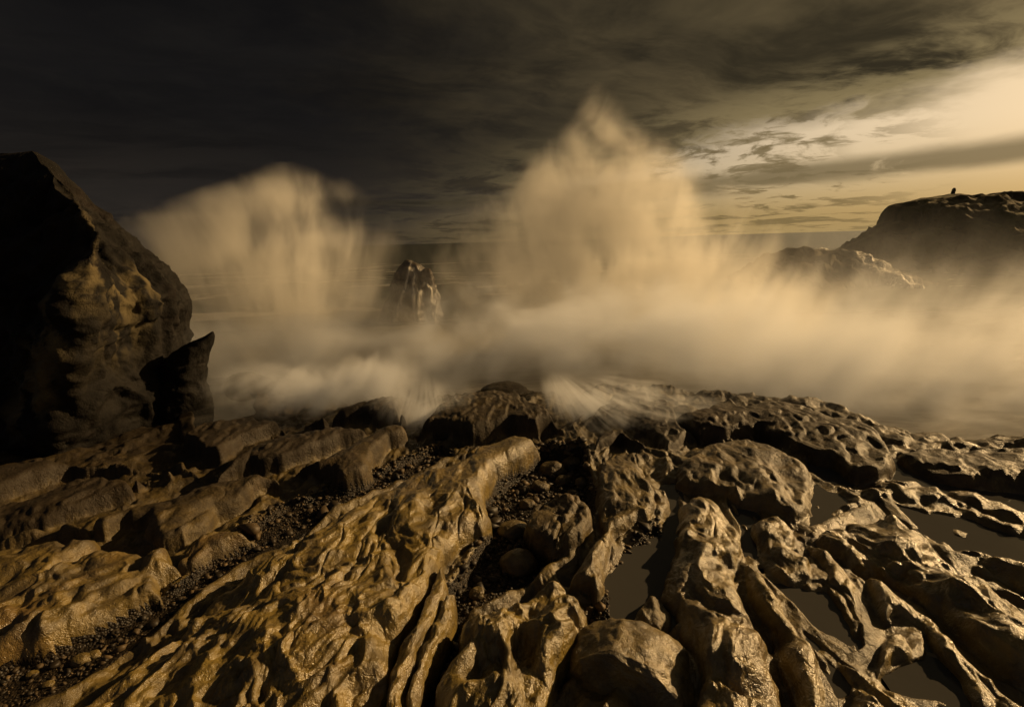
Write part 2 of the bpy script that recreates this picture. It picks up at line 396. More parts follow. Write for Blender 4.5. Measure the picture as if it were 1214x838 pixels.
NC, NR = 1340, 900
az = np.linspace(R(-64), R(64), NC)
ph = np.linspace(R(66), R(10.5), NR)
AZ, PH = np.meshgrid(az, ph)
RR = CAM[2] / np.tan(PH)
X = (RR * np.sin(AZ)).ravel().astype(np.float32); Y = (RR * np.cos(AZ)).ravel().astype(np.float32)
NV = X.size
kx = .19 * (1 - np.clip((X + 3) / 6, 0, 1)); A = X - Y * kx          # across strike
wx = fbm2(X * 2.2, Y * 1.4, 11, 3) ; wy = fbm2(X * 2.2 + 40, Y * 1.4, 12, 3)
# ground floor of the gullies
base = -.005 + .065 * sstep(.3, 1.2, X) + .02 * fbm2(X * 2, Y * 2, 3, 4)
for dp, pl in CARVE:
    d = poly_sd(X + .05 * wx, Y + .05 * wy, unproj(pl, -.1)); base -= dp * .95 * sstep(-.04, .10, d)
poolmask = np.zeros(NV, np.float32); rim = np.full(NV, -9, np.float32)
for lb, z, pl in POOLS:
    d = poly_sd(X + .04 * wx, Y + .04 * wy, unproj(pl, z)); s = sstep(.03, .11, d)
    base = base * (1 - s) + (z - .07) * s; poolmask = np.maximum(poolmask, s)
    rim = np.where((d > -.20) & (d < -.01), np.maximum(rim, z + .004 - .25 * np.clip(-d - .05, 0, 1)), rim)
plat = poly_sd(X + .15 * wx, Y + .15 * wy, unproj(PLAT, .1))
drop = sstep(-.05, 2.2, -plat)
base -= .95 * drop * (1 - poolmask)
base = np.maximum(base, rim)
gravel_base = base.copy()
gmask = poolmask.copy()
for dp, pl in CARVE: gmask = np.maximum(gmask, sstep(-.1, .05, poly_sd(X, Y, unproj(pl, -.1))))
# scalloped relief along the strike
a2 = A + .10 * wx; b2 = Y + .12 * wy
f1, f2 = worley2(a2 * 3.6 + .5 * wy, b2 * 3.0 + .5 * wx, 21); bowl = np.clip(f1, 0, 1) ** 2
f1b, f2b = worley2(a2 * 7.6 + 3.3 + .8 * wy, b2 * 6.6 + .8 * wx, 22); bowl2 = np.clip(f1b, 0, 1) ** 2
und = fbm2(a2 * 1.7, b2 * 1.3, 31, 3)
rib = 1 - np.abs(perlin2(a2 * 4.2, b2 * .9, 41)) * 2.2
sel = sstep(-.35, .35, fbm2(X * 1.2, Y * .8, 51, 2))
f1c, _ = worley2(a2 * 16 + 1.2 * wx, b2 * 14 + 1.2 * wy, 23)
relief = .018 * (np.clip(f1c, 0, 1) ** 2 - .3) + .060 * und + .13 * (1 - .3 * sstep(.4, 1.2, X)) * (bowl - .3) * (.35 + .65 * sel) + .058 * (bowl2 - .3) * (.5 + .5 * (1 - sel)) - .06 * (np.clip(f1, 0, 1) ** 2 - .3) * (1 - sel) + .05 * (.5 - np.abs(fbm2(a2 * 2.6 + 7, b2 * 2.1, 45, 3)) * 1.6)
crk = np.exp(-(perlin2(a2 * 2.6 + 9, b2 * .55, 61) / .022) ** 2) * sstep(-.1, .25, perlin2(X * 1.1, Y * .9, 62))
relief -= .022 * crk
relief += sstep(.5, 1.2, X) * .06 * perlin2(a2 * 1.6, b2 * 3.1, 66)
pit, _ = worley2(a2 * 2.3 + 5, b2 * 1.7, 67); relief -= .09 * sstep(.30, .12, pit) * sstep(.0, .3, fbm2(X * .9 + 3, Y * .9, 68, 2))
relief_back = .085 * und + .045 * fbm2(a2 * 4.5, b2 * 3.0, 46, 3) + .07 * (.4 - np.abs(fbm2(a2 * 2.2 + 3, b2 * 1.5, 47, 3)) * 1.5) - .03 * crk
_k = sstep(2.9, 4.4, Y) * (.45 + .55 * sstep(.3, .9, X)); relief = relief * (1 - _k) + relief_back * _k
tex = .007 * fbm2(a2 * 13, b2 * 8, 71, 4, .55)
base += (relief * .8 - .03 - .05 * sstep(.3, -.3, X) + tex * 2) * (1 - gmask); base = np.maximum(base, rim + .35 * relief * (1 - poolmask) + .02); gravel_base = base.copy()
best = base.copy(); sid = np.zeros(NV, np.int32)
dark = np.full(NV, .9, np.float32); wet = np.full(NV, .5, np.float32)
for k, (nm, lb, ct, h, ew, tilt, dk, wt, pl) in enumerate(SL):
    cy_ = np.mean([q[1] for q in pl]); h = h * .44 * (1 + .35 * sstep(590, 520, cy_)); tilt = tilt * .6; ew = ew * .62
    q2 = np.array(pl, float); e = np.roll(q2, -1, 0) - np.roll(q2, 1, 0)
    ar = np.sum(q2[:, 0] * np.roll(q2[:, 1], -1) - np.roll(q2[:, 0], -1) * q2[:, 1])
    ny = -e[:, 0] / (np.hypot(e[:, 0], e[:, 1]) + 1e-6) * (1 if ar > 0 else -1)     # >0: side that faces the viewer
    fw = sstep(-.1, .8, ny) * (.45 if q2[:, 0].mean() > 780 else 1); zb = .02 if q2[:, 0].mean() > 780 else -.04
    P = np.array([at_z(a, b, h * .85 * (1 - w_) + zb * w_)[:2] for (a, b), w_ in zip(pl, fw)])
    m = np.where((X > P[:, 0].min() - .3) & (X < P[:, 0].max() + .3) & (Y > P[:, 1].min() - .3) & (Y < P[:, 1].max() + .3))[0]
    x, y = X[m], Y[m]
    wn = fbm2(x * 5, y * 3, 100 + k, 3)
    d = poly_sd(x + .045 * wx[m] + .022 * wn, y + .06 * wy[m] + .022 * wn, P)
    d = d + (.024 if nm == 'rock_rib' and P[:, 0].mean() < .3 else .004 if wt < .85 else -.004)
    s = np.clip(d / ew, 0, 1)
    prof = np.sqrt(np.clip(1 - (1 - s) ** 2, 0, 1)) ** .9
    dm = max(d.max(), 1e-3)
    top = h * (.72 + .28 * np.clip(d / dm, 0, 1)) + tilt * (x - P[:, 0].mean()) * .8
    rel = (relief[m] * (.35 + .65 * min(1, dm / .35)) + tex[m]) * (1 - .72 * sstep(3.5, 5.2, y))
    z = -.12 - .12 * drop[m] * 0 + (top + .12 + rel) * prof + .15 * np.minimum(d, 0) / .1 * .6
    if .4 <= dk <= .75:   # bedded rock at the back breaks into thin ledges
        q = (z - .25 * (x - P[:, 0].mean()) + .03 * wn) / .055; fr = q - np.floor(q)
        z = z + .055 * .75 * (sstep(.25, .75, fr) - fr) * sstep(.0, .08, d)
    z = np.where(d > 0, z, -9)
    up = z > best[m]
    idx = m[up]
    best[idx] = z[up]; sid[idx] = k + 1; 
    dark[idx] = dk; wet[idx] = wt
Z = best
# soften the walls a little, then break them up along the normal
Zg = Z.reshape(NR, NC)
for _ in range(1):
    Zs = Zg.copy(); Zs[1:-1, 1:-1] = (Zg[1:-1, 1:-1] * 2 + Zg[:-2, 1:-1] + Zg[2:, 1:-1] + Zg[1:-1, :-2] + Zg[1:-1, 2:]) / 6; Zg = Zs
V = np.stack([X, Y, Zg.ravel()], -1).astype(np.float64)
GF = grid_faces(NR, NC)[:, ::-1]
N = vnormals(V, GF)
if N[:, 2].mean() < 0: GF = GF[:, ::-1]; N = -N
rockm = sstep(0, .06, Zg.ravel() - gravel_base)
q = np.stack([a2 * 5, b2 * 3.2, V[:, 2] * 6], -1)
disp = .012 * fbm3(q, 81, 3) + .0035 * ridged3(q * np.array([3.2, 2.2, 3.2]), 91, 3)
V = V + N * (disp * rockm * (1 - .6 * sstep(4.2, 6.0, Y)))[:, None]
N = vnormals(V, GF)
# shade painted into the rock colour, deepening towards the cliff and the surf
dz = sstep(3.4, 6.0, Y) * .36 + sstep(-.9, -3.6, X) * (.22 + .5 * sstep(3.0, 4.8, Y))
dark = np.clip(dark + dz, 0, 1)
for k in range(len(SL)):        # a ridge is one body: scraps cut off by a gully go back to the floor
    w_ = np.argwhere(sid.reshape(NR, NC) == k + 1)
    if not len(w_): continue
    r0, c0 = w_.min(0); r1, c1 = w_.max(0) + 1
    sub = sid.reshape(NR, NC)[r0:r1, c0:c1] == k + 1
    lab = np.where(sub, np.arange(sub.size).reshape(sub.shape) + 1, 0); big = 10 ** 9
    L = np.where(sub, lab, big)
    while True:
        old = L.copy()
        for ax_ in (0, 1):
            for rev in (False, True):
                Q = np.moveaxis(L, ax_, 0); Q = Q[::-1] if rev else Q
                for t_ in range(1, len(Q)):
                    m_ = (Q[t_] < big) & (Q[t_ - 1] < big)
                    Q[t_] = np.where(m_, np.minimum(Q[t_], Q[t_ - 1]), Q[t_])
        if (L == old).all(): break
    ids, cnt = np.unique(L[sub], return_counts=True)
    bad = sub & (L != ids[cnt.argmax()])
    sid.reshape(NR, NC)[r0:r1, c0:c1][bad] = 0
    # faces take their first corner: drop threads one vertex wide
sid2 = sid.reshape(NR, NC)
V = V.astype(np.float32)
fid = sid[GF[:, 0]]
def cut(name, faces, mat):
    u, inv = np.unique(faces.ravel(), return_inverse=True)
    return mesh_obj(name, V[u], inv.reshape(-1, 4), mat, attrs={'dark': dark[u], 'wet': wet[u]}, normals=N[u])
gz = np.zeros(NV, np.float32)
for dp, pl in CARVE: gz = np.maximum(gz, sstep(-.03, .05, poly_sd(X + .05 * wx, Y + .05 * wy, unproj(pl, -.1)) ))
bare = sid == 0
dark[bare] = np.clip(.38 + .3 * sstep(4, 6.5, Y[bare]) + .3 * sstep(-1.5, -4, X[bare]), 0, 1); wet[bare] = .7  # bare floor carries the same painted shade towards back and left
gf0 = GF[fid == 0]
g = cut('ground', gf0, MAT_GRAVEL)
g.data.materials.append(MAT_ROCK)
g.data.polygons.foreach_set('material_index', (gz[gf0[:, 0]] < .5).astype(np.int32))
tag(g, 'dark gravelly bedrock floor showing in the gullies between the rock ridges', 'ground', kind='structure')
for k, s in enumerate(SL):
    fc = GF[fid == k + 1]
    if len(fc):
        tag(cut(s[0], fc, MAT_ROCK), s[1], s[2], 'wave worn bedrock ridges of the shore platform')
# height lookup
def ground_z(x, y):
    a = np.arctan2(x, y); r = np.hypot(x, y); p = np.arctan2(CAM[2], r)
    i = np.clip(((p - ph[0]) / (ph[-1] - ph[0]) * (NR - 1)).round().astype(int), 0, NR - 1)
    j = np.clip(((a - az[0]) / (az[-1] - az[0]) * (NC - 1)).round().astype(int), 0, NC - 1)
    return V[i * NC + j, 2], sid[i * NC + j], poolmask[i * NC + j]

# ------------------------------------------------------------------ tide pools
for lb, z, pl in POOLS:
    P = unproj(pl, z); n = len(P)
    e = np.roll(P, -1, 0) - np.roll(P, 1, 0); nn = np.stack([e[:, 1], -e[:, 0]], -1); nn /= np.linalg.norm(nn, axis=1)[:, None] + 1e-9
    if np.sum(P[:, 0] * np.roll(P[:, 1], -1) - np.roll(P[:, 0], -1) * P[:, 1]) < 0: nn = -nn
    P = P + nn * .05
    me = bpy.data.meshes.new('tide_pool')
    me.from_pydata([(a, b, z) for a, b in P], [], [list(range(n))]); me.materials.append(MAT_POOL)
    o = bpy.data.objects.new('tide_pool', me); col.objects.link(o)
    me.update()
    if me.polygons[0].normal.z < 0: me.flip_normals()
    tag(o, lb, 'tide pool', 'tide pools among the rocks', kind='structure')

# ------------------------------------------------------------------ loose stones
def ico(sub):
    import bmesh
    bm = bmesh.new(); bmesh.ops.create_icosphere(bm, subdivisions=sub, radius=1)
    v = np.array([p.co[:] for p in bm.verts]); f = np.array([[q.index for q in p.verts] for p in bm.faces]); bm.free()
    return v, f
I1, I2, I5, I6 = ico(1), ico(3), ico(6), ico(5)
def stone_verts(seed, base, dims, planes=6, rough=.08, cutd=.72):
    r = np.random.default_rng(seed); v = base.copy()
    for _ in range(planes):
        n = r.normal(size=3); n /= np.linalg.norm(n); dd = r.uniform(cutd, .95)
        e = v @ n - dd; v = v - np.clip(e, 0, None)[:, None] * n * .9
    nn = fbm3(v * 1.3 + seed * 3.1, seed, 4); v = v * (1 + rough * nn)[:, None]
    return v * np.array(dims)
def scatter(zone, n, seed):
    P = unproj(zone, -.15); r = np.random.default_rng(seed)
    x = r.uniform(P[:, 0].min(), P[:, 0].max(), n * 6); y = r.uniform(max(1.2, P[:, 1].min()), P[:, 1].max(), n * 6)
    d = poly_sd(x, y, P); z, s, pm = ground_z(x, y)
    ok = (d > 0) & (s == 0) & (pm < .3)
    return x[ok][:n], y[ok][:n], z[ok][:n]
VV, FF, TT = [], [], []; off = 0
for zi, zone in enumerate(GR_ZONES):
    x, y, z = scatter(zone, (3600, 3400, 1200)[zi], 50 + zi)
    r = np.random.default_rng(900 + zi)
    for i in range(len(x)):
        sz = .004 * (y[i] / 3) ** .6 * math.exp(r.normal(.25, .7))
        v = I1[0] * (1 + .32 * r.normal(size=(len(I1[0]), 1))) * (r.uniform(.7, 1.5, 3) * np.array([1, 1, .7])) * sz
        a = r.uniform(0, 6.28); ca, sa = math.cos(a), math.sin(a)
        v = v @ np.array([[ca, sa, 0], [-sa, ca, 0], [0, 0, 1]]) + [x[i], y[i], z[i] + sz * .3]
        VV.append(v); FF.append(I1[1] + off); off += len(v); TT.append(np.full(len(v), r.uniform() ** 3 * .95))
gv = mesh_obj('gravel', np.concatenate(VV), np.concatenate(FF), MAT_PEB, attrs={'tone': np.concatenate(TT)})
tag(gv, 'fine dark wet gravel strewn along the gullies between ridges', 'gravel', kind='stuff')
protos = []
for k in range(7):
    v = stone_verts(300 + k, I2[0], (1, .8 + .05 * k, .6), 5, .12)
    protos.append((v, I2[1]))
first = {}
zones_lb = ['loose dark pebble in the stony gully right of the huge golden ridge', 'loose pebble in the gravel strip beside the pitted left ridge', 'loose pebble beside the near end of the curved grey pool']
for zi, zone in enumerate(GR_ZONES):
    x, y, z = scatter(zone, (75, 45, 22)[zi], 150 + zi); r = np.random.default_rng(77 + zi)
    for i in range(len(x)):
        k = int(r.integers(7))
        if k not in first:
            first[k] = mesh_obj('pebble', protos[k][0], protos[k][1], MAT_PEB, attrs={'tone': np.full(len(protos[k][0]), .3)}); o = first[k]
        else:
            o = first[k].copy(); col.objects.link(o)
        sz = .016 * math.exp(r.normal(0, .45)) * (1.5 if y[i] > 4 and zi == 0 else 1)
        o.location = (x[i], y[i], z[i] + sz * .3); o.scale = (sz * r.uniform(.8, 1.4), sz, sz)
        o.rotation_euler = (r.normal(0, .2), r.normal(0, .2), r.uniform(0, 6.28))
        tag(o, zones_lb[zi], 'pebble', ['pebbles in the middle gully', 'pebbles in the left gravel strip', 'pebbles by the grey pool'][zi])

def stone(name, label, cat, px, py, w_px, hscale, seed, mat=MAT_ROCK, dark_v=.4, wet_v=.5, zoff=.25, dims=None, group=None, planes=7, zbase=None):
    zb = -.1 if zbase is None else zbase
    p = at_z(px, py, zb)
    if zbase is None:
        zz = ground_z(np.array([p[0]]), np.array([p[1]]))[0][0]; p = at_z(px, py, zz); p[2] = zz
    dep = (p - CAM) @ F0; rad = w_px / FPX * dep / 2
    dd = np.array(dims if dims else (1, .85, .7 * hscale)) * rad
    v = stone_verts(seed, I6[0], dd, planes, .07)
    vn = v / rad
    v = v + (v / (np.linalg.norm(v, axis=1)[:, None])) * (.012 * fbm3(v * 9, seed + 5, 3))[:, None] * min(1, rad * 4)
    o = mesh_obj(name, v, I6[1], mat, attrs={'dark': np.full(len(v), dark_v), 'wet': np.full(len(v), wet_v)})
    o.location = (p[0], p[1], p[2] + dd[2] * zoff)
    return tag(o, label, cat, group)
stone('stone', 'rounded brown stone at the near end of the middle gully hump', 'stone', 615, 672, 44, 1.1, 401, dark_v=.35, group='stones in the middle gully')
stone('stone', 'flat grey stone with a crack on the pebbles below the bright undercut', 'stone', 609, 630, 38, .7, 402, dark_v=.45, group='stones in the middle gully')
stone('stone', 'tiny upright stone leaning in the pebbles beside the orange rib', 'stone', 566, 706, 20, 1.3, 403, dark_v=.3, group='stones in the middle gully')
for i, (px, py, w, lb) in enumerate([(655, 560, 30, 'angular dark stone at the top of the middle gully, largest there'), (678, 552, 24, 'angular dark stone at the gully top next to the smooth column'),
        (640, 580, 24, 'small dark stone against the right wall of the huge golden ridge'), (668, 572, 20, 'small dark stone just above the gully hump'), (690, 574, 18, 'small dark stone wedged between gully hump and smooth column'),
        (625, 600, 20, 'small dark stone left of the gully hump')]):
    stone('stone', lb, 'stone', px, py, w, 1, 410 + i, dark_v=.6, group='stones in the middle gully')
stone('stone', 'pale smooth stone on the dark gravel below the undercut slab, larger of the pair', 'stone', 374, 584, 19, .9, 421, dark_v=.15, group='pair of pale stones')
stone('stone', 'pale brown stone touching the larger pale stone on dark gravel', 'stone', 384, 579, 15, .9, 422, dark_v=.25, group='pair of pale stones')
for i, (px, py, w, lb) in enumerate([(97, 783, 22, 'tan flat stone lying alone in the left gravel strip'), (112, 777, 16, 'grey stone right beside the tan flat stone'), (38, 800, 14, 'grey upright pebble in the lower left gravel'), (57, 812, 14, 'rusty brown pebble in the lower left gravel')]):
    stone('stone', lb, 'stone', px, py, w, .8, 430 + i, dark_v=.25, group='stones in the left gravel strip')
stone('surf_boulder', 'black domed boulder wrapped in white wash beside the cliff', 'boulder', 292, 470, 56, 1.2, 441, dark_v=.9, zbase=-.2, group='dark boulders in the surf')
stone('surf_boulder', 'low black boulder below the domed boulder at the pale pool', 'boulder', 305, 490, 44, .6, 442, dark_v=.9, zbase=-.2, group='dark boulders in the surf')
stone('surf_boulder', 'misty dark boulder showing through spray behind the layered outcrop', 'boulder', 598, 466, 56, .5, 443, dark_v=.8, zbase=-.1, group='dark boulders in the surf')
stone('surf_boulder', 'blunt dark boulder left of the craggy outcrop', 'boulder', 812, 496, 40, .9, 444, dark_v=.7, zbase=0, group='dark boulders in the surf')
stone('surf_boulder', 'faint dark boulder in grey spray beyond the tilted layered slab', 'boulder', 1105, 528, 56, .6, 445, dark_v=.7, zbase=-.2, group='dark boulders in the surf')

# big loose boulder in front
def front_boulder():
    v = I5[0].copy(); r = np.random.default_rng(12)
    for n, dd in [((-.72, -.62, -.05), .42), ((-.45, -.82, .28), .40), ((.1, -.15, 1), .74), ((.55, -.3, .75), .80), ((-.45, .2, .85), .78), ((.95, -.15, .1), .85), ((.5, -.85, .05), .83), ((-.9, .2, .3), .80)]:
        n = np.array(n, float); n /= np.linalg.norm(n); e = v @ n - dd + .03 * fbm3(v * 2.5 + n, 5, 2); v = v - np.clip(e, 0, None)[:, None] * n * .93
    v = v * (1 + .05 * fbm3(v * 2, 8, 3) + .022 * ridged3(v * 4, 9, 4))[:, None]
    dep = 2.85; s = 87 / FPX * dep
    v = v * np.array([1.0, .9, .82]) * s
    o = mesh_obj('loose_boulder', v, I5[1], MAT_BOULDER, attrs={'dark': np.clip(.08 + 0 * v[:, 0], 0, 1), 'wet': np.full(len(v), .8)})
    p = CAM + pdir(743, 818) * 2.85
    o.location = p
    return tag(o, 'large loose gold boulder resting at the bottom edge, dark on its front face', 'boulder')
front_boulder()

# ------------------------------------------------------------------ tall dark cliff on the left
def interp(tab, q):
    tab = np.array(tab, float); return np.interp(q, tab[:, 0], tab[:, 1])
def loop_mesh(loops, cap=True):
    nr, nc = len(loops), len(loops[0])
    V = np.array(loops).reshape(-1, 3); Fq = grid_faces(nr, nc, True)
    return V, Fq
def chaikin(p, n):
    for _ in range(n):
        q = np.roll(p, -1, 0); p = np.stack([.75 * p + .25 * q, .25 * p + .75 * q], 1).reshape(-1, p.shape[1])
    return p
def resample(p, n):
    q = np.vstack([p, p[:1]]); L = np.r_[0, np.cumsum(np.linalg.norm(np.diff(q, axis=0), axis=1))]
    t = np.linspace(0, L[-1], n, endpoint=False); return np.stack([np.interp(t, L, q[:, k]) for k in range(q.shape[1])], -1)
YC = 7.6
SEA_Z = -.55
cl_edge = [(180, 42), (190, 58), (205, 72), (235, 100), (262, 122), (290, 150), (312, 178), (330, 196), (350, 213), (370, 220), (390, 218), (410, 221), (440, 226), (465, 236), (490, 243), (520, 238), (560, 225), (620, 215)]
arete = [(180, 38), (235, 92), (280, 128), (330, 108), (400, 88), (480, 62), (560, 45), (620, 40)]
lft = [(180, 20), (195, -40), (230, -140), (300, -260), (400, -340), (620, -400)]
loops = []
NL, NCC = 300, 520
for i in range(NL):
    py = 181 + (600 - 181) * (i / (NL - 1)) ** 1.0
    f = min(1, ((py - 180) / 200)) ** .6
    r_ = at_y(interp(cl_edge, py), py, YC); a_ = at_y(interp(arete, py), py, YC - 1.5 * f - .05); l_ = at_y(interp(lft, py), py, YC)
    z = r_[2]
    r_ = r_ - .34 * f
    poly = np.array([[r_[0], YC], [r_[0] - .35 * f, YC - .55 * f], [a_[0], YC - 1.5 * f - .05], [a_[0] - .8 * f, YC - 1.35 * f - .03], [l_[0], YC - .6 * f], [l_[0] - .3, YC + .8 * f], [(r_[0] + l_[0]) / 2, YC + 2.4 * f + .05], [r_[0] - .4 * f, YC + 1.5 * f]])
    p = resample(chaikin(poly, 2), NCC)
    loops.append(np.c_[p, np.full(NCC, z)])
top = np.array(loops[0]).mean(0); loops.insert(0, np.tile(top, (NCC, 1)))
cv, cf = loop_mesh(loops); cn = vnormals(cv, cf)
if (cn * (cv - cv.mean(0))).sum() < 0: cf = cf[:, ::-1]; cn = -cn
amp = np.clip((top[2] - cv[:, 2]) / .6, .12, 1)
w = np.stack([fbm3(cv * .9, s, 3) for s in (201, 202, 203)], -1)
dsp = .14 * fbm3(cv * .8 + .3 * w, 211, 3) + .10 * (ridged3(cv * np.array([1.5, 1.5, .8]) + .4 * w, 221, 4) - .6) + .03 * fbm3(cv * 7 + w, 231, 4)
cv = cv + cn * (dsp * amp)[:, None]
# sunlit strip along the arete, painted in as a paler rock colour
ax_ = np.array([at_y(interp(arete, q), q, YC - 1.4)[0] for q in np.linspace(181, 600, 200)]); az_ = np.array([at_y(interp(arete, q), q, YC - 1.4)[2] for q in np.linspace(181, 600, 200)])
xa = np.interp(cv[:, 2], az_[::-1], ax_[::-1])
ln = fbm3(cv * np.array([3.5, 3.5, 1.6]), 241, 5, .6)
sun_strip = np.exp(-((cv[:, 0] - xa + .22) / .27) ** 2) * sstep(-.25, .25, ln) * (cv[:, 1] < YC) * sstep(3.7, 3.0, cv[:, 2]) * sstep(-.1, .6, cv[:, 2])
sun_strip = np.clip(sun_strip * 1.1, 0, 1)
o = mesh_obj('sea_cliff', cv, cf, MAT_CLIFF, attrs={'dark': sun_strip, 'wet': np.full(len(cv), .5)})
tag(o, 'tall blackish cliff at the left edge with a pale sunlit streak painted down its arete', 'cliff')
# pointed rock leaning out of the cliff foot
horn = [(393, 251, 253), (398, 244, 253.5), (405, 228, 250), (415, 212, 246), (430, 200, 240), (450, 195, 238), (475, 190, 244), (500, 185, 246), (540, 180, 240)]
hl = []
for i in range(90):
    py = 393.2 + (540 - 393.2) * i / 89
    a = interp([(q[0], q[1]) for q in horn], py); b = interp([(q[0], q[2]) for q in horn], py)
    pa = at_y(a, py, 7.7); pb = at_y(b, py, 7.7); c = (pa + pb) / 2; rx = (pb[0] - pa[0]) / 2
    th = np.linspace(0, 2 * np.pi, 120, endpoint=False)
    ry = min(.45, rx * 1.1)
    hl.append(np.c_[c[0] + rx * np.sign(np.cos(th)) * np.abs(np.cos(th)) ** .8, 7.7 + ry * np.sin(th), np.full(120, c[2])])
hl.insert(0, np.tile(np.array(hl[0]).mean(0), (120, 1)))
hv, hf = loop_mesh(hl); hn = vnormals(hv, hf)
if (hn * (hv - hv.mean(0))).sum() < 0: hf = hf[:, ::-1]; hn = -hn
hv = hv + hn * (np.clip((hv[:, 2].max() - hv[:, 2]) / .3, .05, 1) * (.03 * fbm3(hv * 3, 251, 4) + .02 * ridged3(hv * 4, 252, 3)))[:, None]
o = mesh_obj('pointed_rock', hv, hf, MAT_CLIFF, attrs={'dark': np.zeros(len(hv)), 'wet': np.full(len(hv), .4)})
tag(o, 'black horn shaped rock pointing out to sea from the cliff foot', 'rock')

# ------------------------------------------------------------------ sea stack
def silhouette_mass(rows, ydep, thick, nl, nc, py0, py1, disp, scl, seed, expo=.8):
    L = []
    for i in range(nl):
        py = py0 + (py1 - py0) * i / (nl - 1)
        a = interp([(q[0], q[1]) for q in rows], py); b = interp([(q[0], q[2]) for q in rows], py)
        pa = at_y(a, py, ydep); pb = at_y(b, py, ydep); c = (pa + pb) / 2; rx = (pb[0] - pa[0]) / 2
        th = np.linspace(0, 2 * np.pi, nc, endpoint=False)
        L.append(np.c_[c[0] + rx * np.sign(np.cos(th)) * np.abs(np.cos(th)) ** expo, ydep + rx * thick * np.sign(np.sin(th)) * np.abs(np.sin(th)) ** expo, np.full(nc, c[2])])
    L.insert(0, np.tile(np.array(L[0]).mean(0), (nc, 1)))
    v, f = loop_mesh(L); n = vnormals(v, f)
    if (n * (v - v.mean(0))).sum() < 0: f = f[:, ::-1]; n = -n
    am = np.clip((v[:, 2].max() - v[:, 2]) / (scl * .5), .1, 1)
    w = np.stack([fbm3(v / scl, s, 2) for s in (seed, seed + 1, seed + 2)], -1)
    v = v + n * (am * disp * (fbm3(v / scl * 1.5 + .3 * w, seed + 3, 3) + .7 * (ridged3(v / scl * np.array([2.5, 2.5, 1]) + .4 * w, seed + 5, 4) - .5)))[:, None]
    return v, f
stack = bpy.data.objects.new('sea_stack', None); col.objects.link(stack)
tag(stack, 'small dark sea stack with two peaks streaming white water, between the spray plumes', 'sea stack')
YS = 20.0
rows = [(308, 481, 484.5), (311, 478, 490), (315, 476, 497), (320, 474, 502), (326, 471, 508), (335, 468, 514), (350, 463, 517), (370, 458, 518), (400, 452, 522), (430, 448, 526)]
sv, sf = silhouette_mass(rows, YS, .8, 150, 220, 308.2, 425, .17, 1.4, 301)
stack.location = (float(sv[:, 0].mean()), YS, -1.2)
sv -= np.array(stack.location)
mesh_obj('stack_body', sv, sf, MAT_STACK, stack, attrs={'dark': np.zeros(len(sv)), 'wet': np.full(len(sv), .8)})
rows2 = [(318, 503, 509), (321, 500, 512), (330, 499, 514), (345, 498, 516), (370, 496, 517)]
s2, f2_ = silhouette_mass(rows2, YS - .25, .9, 60, 90, 318.2, 370, .07, .7, 321)
s2 -= np.array(stack.location)
mesh_obj('second_peak', s2, f2_, MAT_STACK, stack, attrs={'dark': np.ones(len(s2)), 'wet': np.full(len(s2), .6)})
MAT_WHITE, t, b = new_mat('white_water')
P = t.new('ShaderNodeTexCoord').outputs['Object']; x, y, z = t.sep(P)
b.inputs['Base Color'].default_value = (.72, .68, .6, 1); b.inputs['Roughness'].default_value = .6
t.put(b.inputs['Alpha'], t.m('MULTIPLY', t.attr('flow'), t.mapr(t.noise(t.comb(t.m('MULTIPLY', x, 5), t.m('MULTIPLY', y, 5), t.m('MULTIPLY', z, .7)), 1.2, 3), .32, .62)))
# rivulets hug the stack surface
sn = vnormals(sv, sf); aw = sv + np.array(stack.location)
flow = np.zeros(len(sv))
for path in ([(312, 488), (325, 487), (340, 484), (355, 480), (380, 474)], [(318, 493), (328, 494), (345, 495), (365, 497)], [(332, 507), (340, 504), (355, 501), (378, 498)], [(330, 511), (350, 514), (375, 515)]):
    zz = np.array([at_y(q[1], q[0], YS)[2] for q in path]); xx = np.array([at_y(q[1], q[0], YS)[0] for q in path])
    cxx = np.interp(aw[:, 2], zz[::-1], xx[::-1]); wd = .045 + .035 * (zz[0] - np.clip(aw[:, 2], zz[-1], zz[0]))
    flow = np.maximum(flow, np.exp(-((aw[:, 0] - cxx) / wd) ** 2) * sstep(zz[0] + .15, zz[0] - .1, aw[:, 2]))
flow *= (sn[:, 1] < .15)
ff = sf[(flow[sf] > .06).any(1)]
u, inv = np.unique(ff.ravel(), return_inverse=True)
mesh_obj('water_rivulets', sv[u] + sn[u] * .03, inv.reshape(-1, 4), MAT_WHITE, stack, attrs={'flow': flow[u] * .7})

